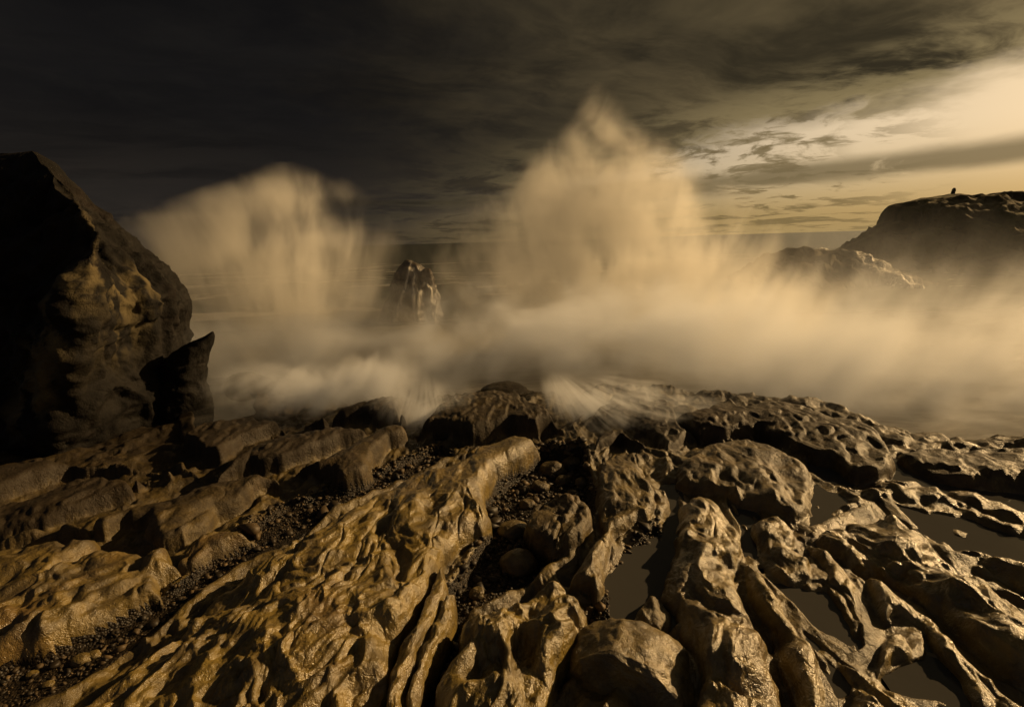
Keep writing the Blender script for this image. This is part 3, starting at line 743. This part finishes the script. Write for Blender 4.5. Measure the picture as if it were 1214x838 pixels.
# ------------------------------------------------------------------ headland
def ridge_mass(name, prof, ydep, depth, ny, xs, seed, mat, lab, cat, disp, scl, zbase=-3, blocks=0.0):
    """crest profile (pixels) at distance ydep, falling towards the viewer and away behind"""
    px = np.linspace(prof[0][0], prof[-1][0], xs)
    crest = np.array([at_y(a, interp(prof, a), ydep) for a in px])
    rowsV = []
    for j in range(ny):
        s = -1 + 2 * j / (ny - 1)
        k = abs(s) ** 1.5
        yy = ydep + s * depth
        z = crest[:, 2] * (1 - k) + zbase * k
        rowsV.append(np.c_[crest[:, 0] * (yy / ydep if s > 0 else 1 + s * .02), np.full(xs, yy), z])
    v = np.array(rowsV).reshape(-1, 3); f = grid_faces(ny, xs); n = vnormals(v, f)
    if n[:, 2].mean() < 0: f = f[:, ::-1]; n = -n
    w = np.stack([fbm3(v / scl, s, 3) for s in (seed, seed + 1, seed + 2)], -1)
    yn = np.abs(v[:, 1] - ydep) / depth
    am = .13 + .87 * sstep(0, .2, yn)
    dip = v[:, 2] + .45 * v[:, 0]
    d = disp * (fbm3(v / scl + .3 * w, seed + 4, 4) + .9 * (ridged3(np.stack([v[:, 0] * .6, v[:, 1] * .6, dip * 1.3], -1) / scl + .5 * w, seed + 8, 4) - .5))
    v = v + n * (d * am)[:, None]
    return v, f
HY = 46.0
hp = [(925, 352), (950, 332), (972, 318), (990, 305), (1006, 290), (1022, 282), (1030, 273), (1040, 266), (1047, 262), (1049, 251), (1053, 244), (1062, 242), (1075, 240), (1086, 237), (1092, 235), (1105, 234), (1118, 232.5), (1125, 231), (1133, 231.5), (1142, 233.5), (1150, 232), (1168, 233.5), (1171, 237), (1176, 239), (1181, 238), (1183, 235.5), (1190, 236), (1191, 243), (1197, 242), (1206, 238), (1214, 239), (1235, 236), (1280, 230), (1350, 226), (1450, 240), (1600, 262), (1750, 300)]
hv, hf = ridge_mass('headland', hp, HY, 25, 190, 700, 501, MAT_HEAD, '', '', .55, 3.8)
o = mesh_obj('headland', hv, hf, MAT_HEAD, attrs={'dark': np.zeros(len(hv)), 'wet': np.full(len(hv), .3)})
tag(o, 'dark rocky headland at right rising out of the mist, craggy flat top', 'headland')
op = [(835, 372), (850, 350), (862, 336), (880, 322), (900, 311), (915, 303), (926, 297), (933, 294), (941, 295), (950, 298), (960, 300), (968, 297), (978, 296), (990, 302), (1010, 312), (1040, 335), (1070, 372)]
hv2, hf2 = ridge_mass('skerry', op, 34.0, 13, 110, 320, 541, MAT_HEAD, '', '', .40, 1.9)
o = mesh_obj('skerry', hv2, hf2, MAT_HEAD, attrs={'dark': np.full(len(hv2), .75), 'wet': np.full(len(hv2), .5)})
tag(o, 'low dark skerry in front of the headland with white water pouring over its shoulder', 'skerry')
n2 = vnormals(hv2, hf2); flow = np.zeros(len(hv2))
zz = np.array([at_y(q[1], q[0], 33)[2] for q in [(297, 1003), (310, 996), (325, 984), (345, 970)]]); xx = np.array([at_y(q[1], q[0], 33)[0] for q in [(297, 1003), (310, 996), (325, 984), (345, 970)]])
flow = np.exp(-((hv2[:, 0] - np.interp(hv2[:, 2], zz[::-1], xx[::-1])) / .8) ** 2) * (n2[:, 1] < .2)
flow *= hv2[:, 0] > np.percentile(hv2[:, 0], 40)
ff = largest_island(hf2[(flow[hf2] > .10).any(1)]); u, inv = np.unique(ff.ravel(), return_inverse=True)
mesh_obj('white_water', hv2[u] + n2[u] * .06, inv.reshape(-1, 4), MAT_WHITE, o, attrs={'flow': flow[u] * .6})
# small standing stone on the headland top
p = at_y(1129.5, 232, HY); hgt = 9 / FPX * HY
v = I2[0].copy()
for n, dd in [((1, 0, 0), .62), ((-1, 0, 0), .62), ((0, 0, 1), .86), ((0, 1, 0), .6), ((0, -1, 0), .6), ((.5, 0, .8), .85)]:
    n = np.array(n, float); n /= np.linalg.norm(n); v = v - np.clip(v @ n - dd, 0, None)[:, None] * n * .95
v = v * (1 + .08 * fbm3(v * 2, 4, 3))[:, None] * np.array([.24, .24, .55]) * hgt / .95
v[:, 0] += v[:, 2] * .14
o = mesh_obj('standing_stone', v, I2[1], MAT_HEAD, attrs={'dark': np.full(len(v), .5), 'wet': np.zeros(len(v))})
o.location = (p[0], p[1], p[2] + hgt * .42); tag(o, 'small leaning upright stone on the headland skyline', 'stone')

# ------------------------------------------------------------------ sea
rr = np.r_[np.linspace(5, 60, 80), np.geomspace(62, 15000, 70)]; aa = np.linspace(R(-85), R(85), 120)
AA, RQ = np.meshgrid(aa, rr)
sv_ = np.stack([RQ * np.sin(AA), RQ * np.cos(AA), np.full(RQ.shape, SEA_Z)], -1).reshape(-1, 3)
sv_[:, 2] += .10 * fbm2(sv_[:, 0] * .25, sv_[:, 1] * .6, 601, 3) * sstep(400, 60, sv_[:, 1])
sf_ = grid_faces(len(rr), len(aa))
if vnormals(sv_, sf_)[:, 2].mean() < 0: sf_ = sf_[:, ::-1]
o = mesh_obj('sea', sv_, sf_, MAT_SEA)
tag(o, 'green grey rough sea streaked with foam, running out to the horizon', 'sea', kind='structure')

# ------------------------------------------------------------------ spray (volumes inside lofted hulls)
def spray_mat(name, H, ramp, span, dens, horiz, ycen, ytk, streak_o, k_n, freq, col_s, aniso=.35, soft=.7, step=.45, stretch=4.0, bias=0.0, contrast=(.32, .62, .35, 1.3), mixn=.5):
    """ramp: rows (t, centre, halfwidth, density) along the loft axis, all in 0..1; span=(lo, size) decodes centre and halfwidth"""
    m = bpy.data.materials.new(name); m.use_nodes = True; m.node_tree.nodes.clear()
    t = NT(m.node_tree)
    P = t.new('ShaderNodeTexCoord').outputs['Object']; x, y, z = t.sep(P)
    cr = t.new('ShaderNodeValToRGB'); cr.color_ramp.interpolation = 'LINEAR'
    el = cr.color_ramp.elements
    for i, (q, c, wd, de) in enumerate(ramp):
        e = el[i] if i < 2 else el.new(q)
        e.position = q; e.color = (c, wd, de, 1)
    ax, oth = (x, z) if horiz else (z, x)
    t.put(cr.inputs[0], t.m('DIVIDE', ax, H) if not horiz else t.m('ADD', t.m('DIVIDE', ax, H), .5))
    sp = t.new('ShaderNodeSeparateColor'); t.l.new(cr.outputs[0], sp.inputs[0])
    c = t.m('MULTIPLY_ADD', sp.outputs[0], span[1], span[0]); wd = t.m('MULTIPLY', sp.outputs[1], span[1])
    du = t.m('DIVIDE', t.m('SUBTRACT', oth, c), wd)
    tk = ytk if horiz else t.m('MULTIPLY', wd, ytk)
    dv = t.m('DIVIDE', t.m('SUBTRACT', y, ycen), tk)
    d = t.m('SQRT', t.m('ADD', t.m('MULTIPLY', du, du), t.m('MULTIPLY', dv, dv)))
    rel = t.vm('SUBTRACT', P, streak_o)
    r = t.vm('LENGTH', rel); dr = t.vm('SCALE', rel, scale=t.m('DIVIDE', stretch, r))
    sv = t.vm('ADD', dr, t.comb(0, 0, t.m('MULTIPLY', r, -.35)))
    n1 = t.noise(sv, freq[0], 3, .55, .5)
    n2 = t.noise(P, freq[1], 3, .6, .4)
    n = t.m('ADD', t.m('MULTIPLY', n1, mixn), t.m('MULTIPLY', n2, 1 - mixn))
    f = t.m('ADD', t.m('SUBTRACT', 1 + bias, d), t.m('MULTIPLY', t.m('SUBTRACT', n, .5), k_n))
    g = t.mapr(f, 0, soft, 0, 1)
    g = t.m('MULTIPLY', t.m('MULTIPLY', g, sp.outputs[2]), dens)
    g = t.m('MULTIPLY', g, t.mapr(n, *contrast))
    edge = t.mapr(d, 1.2, 1.48, 1, 0); g = t.m('MULTIPLY', g, edge)
    pv = t.new('ShaderNodeVolumePrincipled'); pv.inputs['Color'].default_value = (*col_s, 1); pv.inputs['Anisotropy'].default_value = aniso
    t.put(pv.inputs['Density'], g)
    out = t.new('ShaderNodeOutputMaterial'); t.l.new(pv.outputs[0], out.inputs['Volume'])
    m.cycles.volume_step_rate = step
    return m
def burst(label, prof, ydep, tk, dens, py_base, seed_o, k_n=1.0, freq=(2.2, .55), col_s=(.99, .98, .95), **kw):
    """prof: rows (py, px_left, px_right, density)"""
    pts = []
    for py, a, b, de in prof:
        pa, pb = at_y(a, py, ydep), at_y(b, py, ydep)
        pts.append(((pa[2] + pb[2]) / 2, (pa[0] + pb[0]) / 2, (pb[0] - pa[0]) / 2, de))
    pts = np.array(pts[::-1]); z0 = pts[0, 0]; H = pts[-1, 0] - z0; xo = pts[:, 1].mean()
    lo = (pts[:, 1] - xo).min(); size = max((pts[:, 1] - xo).max() - lo, pts[:, 2].max()) + 1e-6
    ramp = [((p[0] - z0) / H, (p[1] - xo - lo) / size, p[2] / size, p[3]) for p in pts]
    mat = spray_mat('spray_mist', H, ramp, (lo, size), dens, False, 0, tk, seed_o, k_n, freq, col_s, **kw)
    L = []; th = np.linspace(0, 2 * np.pi, 40, endpoint=False)
    for i in range(48):
        zz = z0 + H * i / 47; c = np.interp(zz, pts[:, 0], pts[:, 1]) - xo; w = np.interp(zz, pts[:, 0], pts[:, 2]) * 1.5
        L.append(np.c_[c + w * np.cos(th), w * tk * np.sin(th), np.full(40, zz - z0)])
    for e in (0, -1):
        cap = np.tile(np.array(L[e]).mean(0), (40, 1))
        L.insert(0, cap) if e == 0 else L.append(cap)
    v, f = loop_mesh(L)
    o = mesh_obj('wave_spray', v, f, mat); o.location = (xo, ydep, z0)
    return tag(o, label, 'spray', 'bursts of wave spray')
def bank(name, label, prof, ydep, ytk, dens, seed_o, k_n=1.0, freq=(2.0, .6), col_s=(.87, .90, .95), **kw):
    """prof: rows (px, py_top, py_bottom, density): a bank of mist lying across the view"""
    pts = []
    for px, a, b, de in prof:
        pa, pb = at_y(px, a, ydep), at_y(px, b, ydep)
        pts.append((pa[0], (pa[2] + pb[2]) / 2, (pa[2] - pb[2]) / 2, de))
    pts = np.array(pts); H = pts[-1, 0] - pts[0, 0]; xo = (pts[-1, 0] + pts[0, 0]) / 2; zo = pts[:, 1].mean()
    lo = (pts[:, 1] - zo).min(); size = max((pts[:, 1] - zo).max() - lo, pts[:, 2].max()) + 1e-6
    ramp = [((p[0] - xo) / H + .5, (p[1] - zo - lo) / size, p[2] / size, p[3]) for p in pts]
    mat = spray_mat('low_mist', H, ramp, (lo, size), dens, True, 0, ytk, seed_o, k_n, freq, col_s, **kw)
    L = []; th = np.linspace(0, 2 * np.pi, 36, endpoint=False)
    for i in range(56):
        xx = pts[0, 0] + H * i / 55; c = np.interp(xx, pts[:, 0], pts[:, 1]) - zo; w = np.interp(xx, pts[:, 0], pts[:, 2]) * 1.5
        L.append(np.c_[np.full(36, xx - xo), ytk * 1.5 * np.cos(th), c + w * np.sin(th)])
    for e in (0, -1):
        cap = np.tile(np.array(L[e]).mean(0), (36, 1))
        L.insert(0, cap) if e == 0 else L.append(cap)
    v, f = loop_mesh(L)
    o = mesh_obj(name, v, f, mat); o.location = (xo, ydep, zo)
    return o
burst('tall golden plume of spray bursting to a peak in the middle of the sky',
      [(98, 700, 722, 0.1), (118, 690, 733, 0.45), (145, 672, 752, 0.7), (180, 640, 787, 0.9), (210, 602, 819, 1), (240, 570, 857, 1), (270, 560, 897, 1), (300, 538, 922, 1), (340, 517, 958, 1), (380, 498, 978, 1), (420, 471, 990, 0.9), (455, 470, 996, 0.6)],
      13.5, .42, 1.9, 455, (0, 0, -1.2), k_n=2.4, freq=(1.7, .42), soft=1.9, bias=.25, contrast=(.38, .58, .14, 1.6))
o = bank('mist_veil', '', [(760, 250, 430, 0), (860, 235, 430, .6), (1000, 222, 430, 1), (1200, 216, 430, 1), (1500, 210, 430, 1), (1900, 210, 430, 0)], 22.0, 5.0, .036, (-6, 0, -2), k_n=1.2, soft=1.6, freq=(1.0, .2))
tag(o, 'thin veil of sea spray hanging before the headland', 'mist', kind='stuff')
burst('wide pale plume of spray rising behind the dark cliff',
      [(192, 318, 352, 0.1), (212, 284, 390, 0.6), (235, 228, 430, 0.8), (255, 181, 422, 0.9), (280, 173, 451, 1), (320, 172, 468, 1), (360, 177, 478, 1), (400, 192, 491, 0.9), (440, 202, 535, 0.6)],
      12.5, .46, 1.8, 440, (0, 0, -1.2), k_n=2.4, freq=(1.7, .42), soft=1.9, bias=.25, contrast=(.38, .58, .14, 1.6))
o = bank('mist', '', [(90, 350, 470, .6), (220, 345, 482, .9), (300, 372, 494, 1), (380, 350, 492, 1), (480, 335, 480, 1), (600, 330, 466, 1), (700, 330, 474, 1), (800, 330, 476, 1), (900, 330, 482, .9), (1000, 372, 490, .8)], 9.8, 1.7, 1.05, (0, 6, 3.0), k_n=2.4, soft=1.3, bias=.1, freq=(2.0, .8), contrast=(.38, .62, .1, 1.5))
tag(o, 'low veil of pale mist and churned foam along the surf line', 'mist', kind='stuff')
o = bank('mist_bank', '', [(800, 370, 470, .2), (870, 315, 495, .6), (950, 312, 530, .9), (1050, 310, 560, 1), (1150, 308, 580, 1), (1300, 305, 590, 1), (1500, 305, 590, .8), (1700, 380, 500, .3)], 9.1, 2.5, 1.05, (-6, 0, -2), k_n=2.2, soft=1.6, bias=.12, freq=(2.0, .7), contrast=(.36, .62, .15, 1.4))
tag(o, 'broad grey brown bank of drifting spray below the headland', 'mist', kind='stuff')
o = bank('wash', '', [(640, 440, 480, 0), (675, 440, 510, .6), (705, 442, 548, 1), (738, 445, 552, 1), (778, 452, 545, .9), (825, 465, 535, .5), (870, 480, 520, 0)], 6.6, .7, 4.2, (-1.25, .15, .8), k_n=2.6, freq=(5, 1.5), soft=1.1, stretch=3.0, aniso=.2, contrast=(.40, .60, .0, 1.7), mixn=.6, step=.25)
tag(o, 'fan of streaking white water spilling over the dark shelf', 'wash', kind='stuff')
o = bank('wash', '', [(830, 455, 490, 0), (920, 445, 505, .7), (1020, 450, 530, 1), (1120, 455, 560, 1), (1250, 455, 580, 1), (1400, 470, 560, 0)], 8.0, 1.2, 2.4, (-2, 1.5, 2.0), k_n=2.2, freq=(2.2, 1.0), soft=1.4, stretch=3.0, aniso=.2, contrast=(.38, .62, .2, 1.5))
tag(o, 'thick pale spray rolling onto the rock edge at right below the mist bank', 'wash', kind='stuff')
o = bank('wash', '', [(255, 430, 472, 0), (310, 428, 490, .7), (380, 425, 494, 1), (450, 420, 482, .9), (510, 425, 470, 0)], 7.5, .8, 3.0, (1.0, 1.5, 2.0), k_n=2.6, freq=(2.6, 1.6), soft=1.1, stretch=3.0, aniso=.2, contrast=(.40, .60, .05, 1.7), step=.2)
tag(o, 'churned white wash lapping the rocks beside the cliff', 'wash', kind='stuff')
o = bank('wash', '', [(440, 455, 490, 0), (475, 448, 510, .6), (500, 444, 532, 1), (525, 448, 520, .8), (565, 455, 495, 0)], 6.9, .5, 3.0, (0, .3, .9), k_n=2.0, freq=(5.0, 1.2), soft=.8, stretch=3.0, aniso=.2, contrast=(.42, .58, .0, 1.5))
tag(o, 'white water pouring into the notch between two dark slabs', 'wash', kind='stuff')

# ------------------------------------------------------------------ sun and sky
SUN_AZ, SUN_EL = 66.0, 23.0
sd = bpy.data.lights.new('sun', 'SUN'); sun = bpy.data.objects.new('sun', sd); col.objects.link(sun)
sd.energy = 5.0; sd.angle = R(.6); sd.color = (1.0, .655, .30)
S = Vector((math.sin(R(SUN_AZ)) * math.cos(R(SUN_EL)), math.cos(R(SUN_AZ)) * math.cos(R(SUN_EL)), math.sin(R(SUN_EL))))
sun.rotation_euler = S.to_track_quat('Z', 'Y').to_euler(); sun.location = S * 50

wd = bpy.data.worlds.new('World'); scene.world = wd; wd.use_nodes = True
t = NT(wd.node_tree); bg = wd.node_tree.nodes['Background']
sky = t.new('ShaderNodeTexSky'); sky.sky_type = 'NISHITA'; sky.sun_disc = False
sky.sun_elevation = R(SUN_EL); sky.sun_rotation = R(SUN_AZ); sky.dust_density = 4
D = t.new('ShaderNodeTexCoord').outputs['Generated']
D = t.vm('NORMALIZE', D)
x, y, z = t.sep(D)
AZN = t.m('MULTIPLY', t.m('ARCTAN2', x, y), 57.2958); EL = t.m('MULTIPLY', t.m('ARCSINE', z), 57.2958)
zp = t.m('ADD', t.m('MAXIMUM', z, 0), .10)
pl = t.comb(t.m('DIVIDE', x, zp), t.m('DIVIDE', y, zp), 0)
w = t.noise(pl, .5, 4, .55, 0, out=1)
plw = t.vm('ADD', pl, t.vm('SCALE', t.vm('SUBTRACT', w, (.5, .5, .5)), scale=1.4))
# long streaks run across the deck
sx, sy, sz = t.sep(plw)
st = t.comb(t.m('ADD', t.m('MULTIPLY', sx, .42), t.m('MULTIPLY', sy, .25)), t.m('SUBTRACT', t.m('MULTIPLY', sy, 1.0), t.m('MULTIPLY', sx, .55)), 0)
n1 = t.noise(st, .9, 7, .6, .3)
n2 = t.noise(plw, 1.7, 6, .62, .2)
n3 = t.noise(plw, .45, 3, .5)
# direction-space wobble for the cloud edges
dw = t.noise(t.comb(t.m('MULTIPLY', AZN, .05), t.m('MULTIPLY', EL, .16), 0), 1.0, 5, .6)
wob = t.m('MULTIPLY', t.m('SUBTRACT', dw, .5), 7.0)
Ew = t.m('ADD', EL, wob)
right = t.mapr(AZN, -2, 40)                               # storm dark at left, open sky at right
back = t.mapr(AZN, 75, 130)
deck_edge = t.m('ADD', 8.2, t.m('MULTIPLY', t.m('SUBTRACT', AZN, 21.6), .175))
deck = t.mapr(t.m('SUBTRACT', Ew, deck_edge), -1.2, 1.6)
storm = t.mix(t.mapr(EL, 0, 14), (.045, .036, .028), (.0085, .0080, .0082))
storm = t.mix(t.mapr(n3, .35, .65, 0, .5), storm, (.020, .018, .017))
storm = t.mix(t.mapr(n2, .42, .66, 0, .4), storm, (.020, .0178, .0155))
storm = t.mix(t.mapr(n1, .45, .66, 0, .55), storm, (.007, .0066, .0068))
storm = t.vm('SCALE', storm, scale=.62)
deckc = t.mix(t.mapr(t.m('ADD', t.m('MULTIPLY', n1, .7), t.m('MULTIPLY', n2, .3)), .36, .64), (.030, .0235, .013), (.15, .11, .053))
deckc = t.mix(t.m('MULTIPLY', t.mapr(t.m('SUBTRACT', Ew, deck_edge), 7, 0), t.mapr(n2, .4, .62)), deckc, (.30, .225, .105))
deckc = t.mix(t.mapr(n2, .5, .72, 0, .6), deckc, (.040, .031, .017))
deckc = t.mix(t.mapr(EL, 16, 34, 0, .8), deckc, (.045, .035, .018))
clear = t.mix(.85, t.vm('MULTIPLY', t.vm('SCALE', sky.outputs[0], scale=.10), (1.0, .8, .5)), t.mix(t.mapr(EL, 1, 9), (.36, .25, .10), (.64, .50, .33)))
puff = t.m('MULTIPLY', t.mapr(n2, .50, .60), t.mapr(AZN, 42, 30))
clear = t.mix(t.m('MULTIPLY', puff, .8), clear, (.15, .105, .042))
n5 = t.noise(t.comb(t.m('MULTIPLY', AZN, .20), t.m('MULTIPLY', EL, .55), 3.3), 1.0, 6, .62, .6)
pm = t.m('MULTIPLY', t.mapr(n5, .47, .58), t.m('MULTIPLY', t.mapr(AZN, 34, 27), t.m('MULTIPLY', t.mapr(EL, 4.2, 5.5), t.mapr(EL, 13, 10))))
clear = t.mix(t.m('MULTIPLY', pm, .85), clear, (.165, .118, .050))
bandc = t.m('ADD', 4.9, t.m('MULTIPLY', t.m('SUBTRACT', AZN, 20), .035))
bd = t.m('ABSOLUTE', t.m('SUBTRACT', t.m('ADD', EL, t.m('MULTIPLY', wob, .22)), bandc))
band = t.m('MULTIPLY', t.mapr(bd, .3, 1.6, 1, 0), t.mapr(n1, .3, .45))
clear = t.mix(t.m('MULTIPLY', band, .85), clear, (.17, .125, .06))
rightc = t.mix(deck, clear, deckc)
rf = t.mapr(t.m('ADD', AZN, t.m('MULTIPLY', wob, 4.0)), -22, 34)
c = t.mix(rf, storm, rightc)
c = t.mix(t.m('MULTIPLY', t.mapr(AZN, 46, 60), t.m('MULTIPLY', t.mapr(EL, 2, 10), t.mapr(EL, 34, 22))), c, (.85, .56, .22))
c = t.mix(back, c, (.05, .043, .038))
c = t.mix(t.mapr(AZN, -60, -110), c, (.04, .04, .045))
c = t.mix(t.mapr(EL, -.5, -3), c, (.05, .04, .025))
t.put(bg.inputs[0], t.vm('SCALE', c, scale=10.0)); bg.inputs[1].default_value = .1

# ------------------------------------------------------------------ render
scene.view_settings.view_transform = 'Standard'; scene.view_settings.look = 'None'
scene.view_settings.exposure = .12; scene.view_settings.gamma = 1
scene.render.engine = 'CYCLES'
cy = scene.cycles
cy.max_bounces = 8; cy.diffuse_bounces = 2; cy.glossy_bounces = 2; cy.transparent_max_bounces = 12; cy.volume_bounces = 4
cy.use_denoising = True
try: cy.denoiser = 'OPENIMAGEDENOISE'
except Exception: pass
cy.sample_clamp_indirect = 4
cy.volume_max_steps = 256
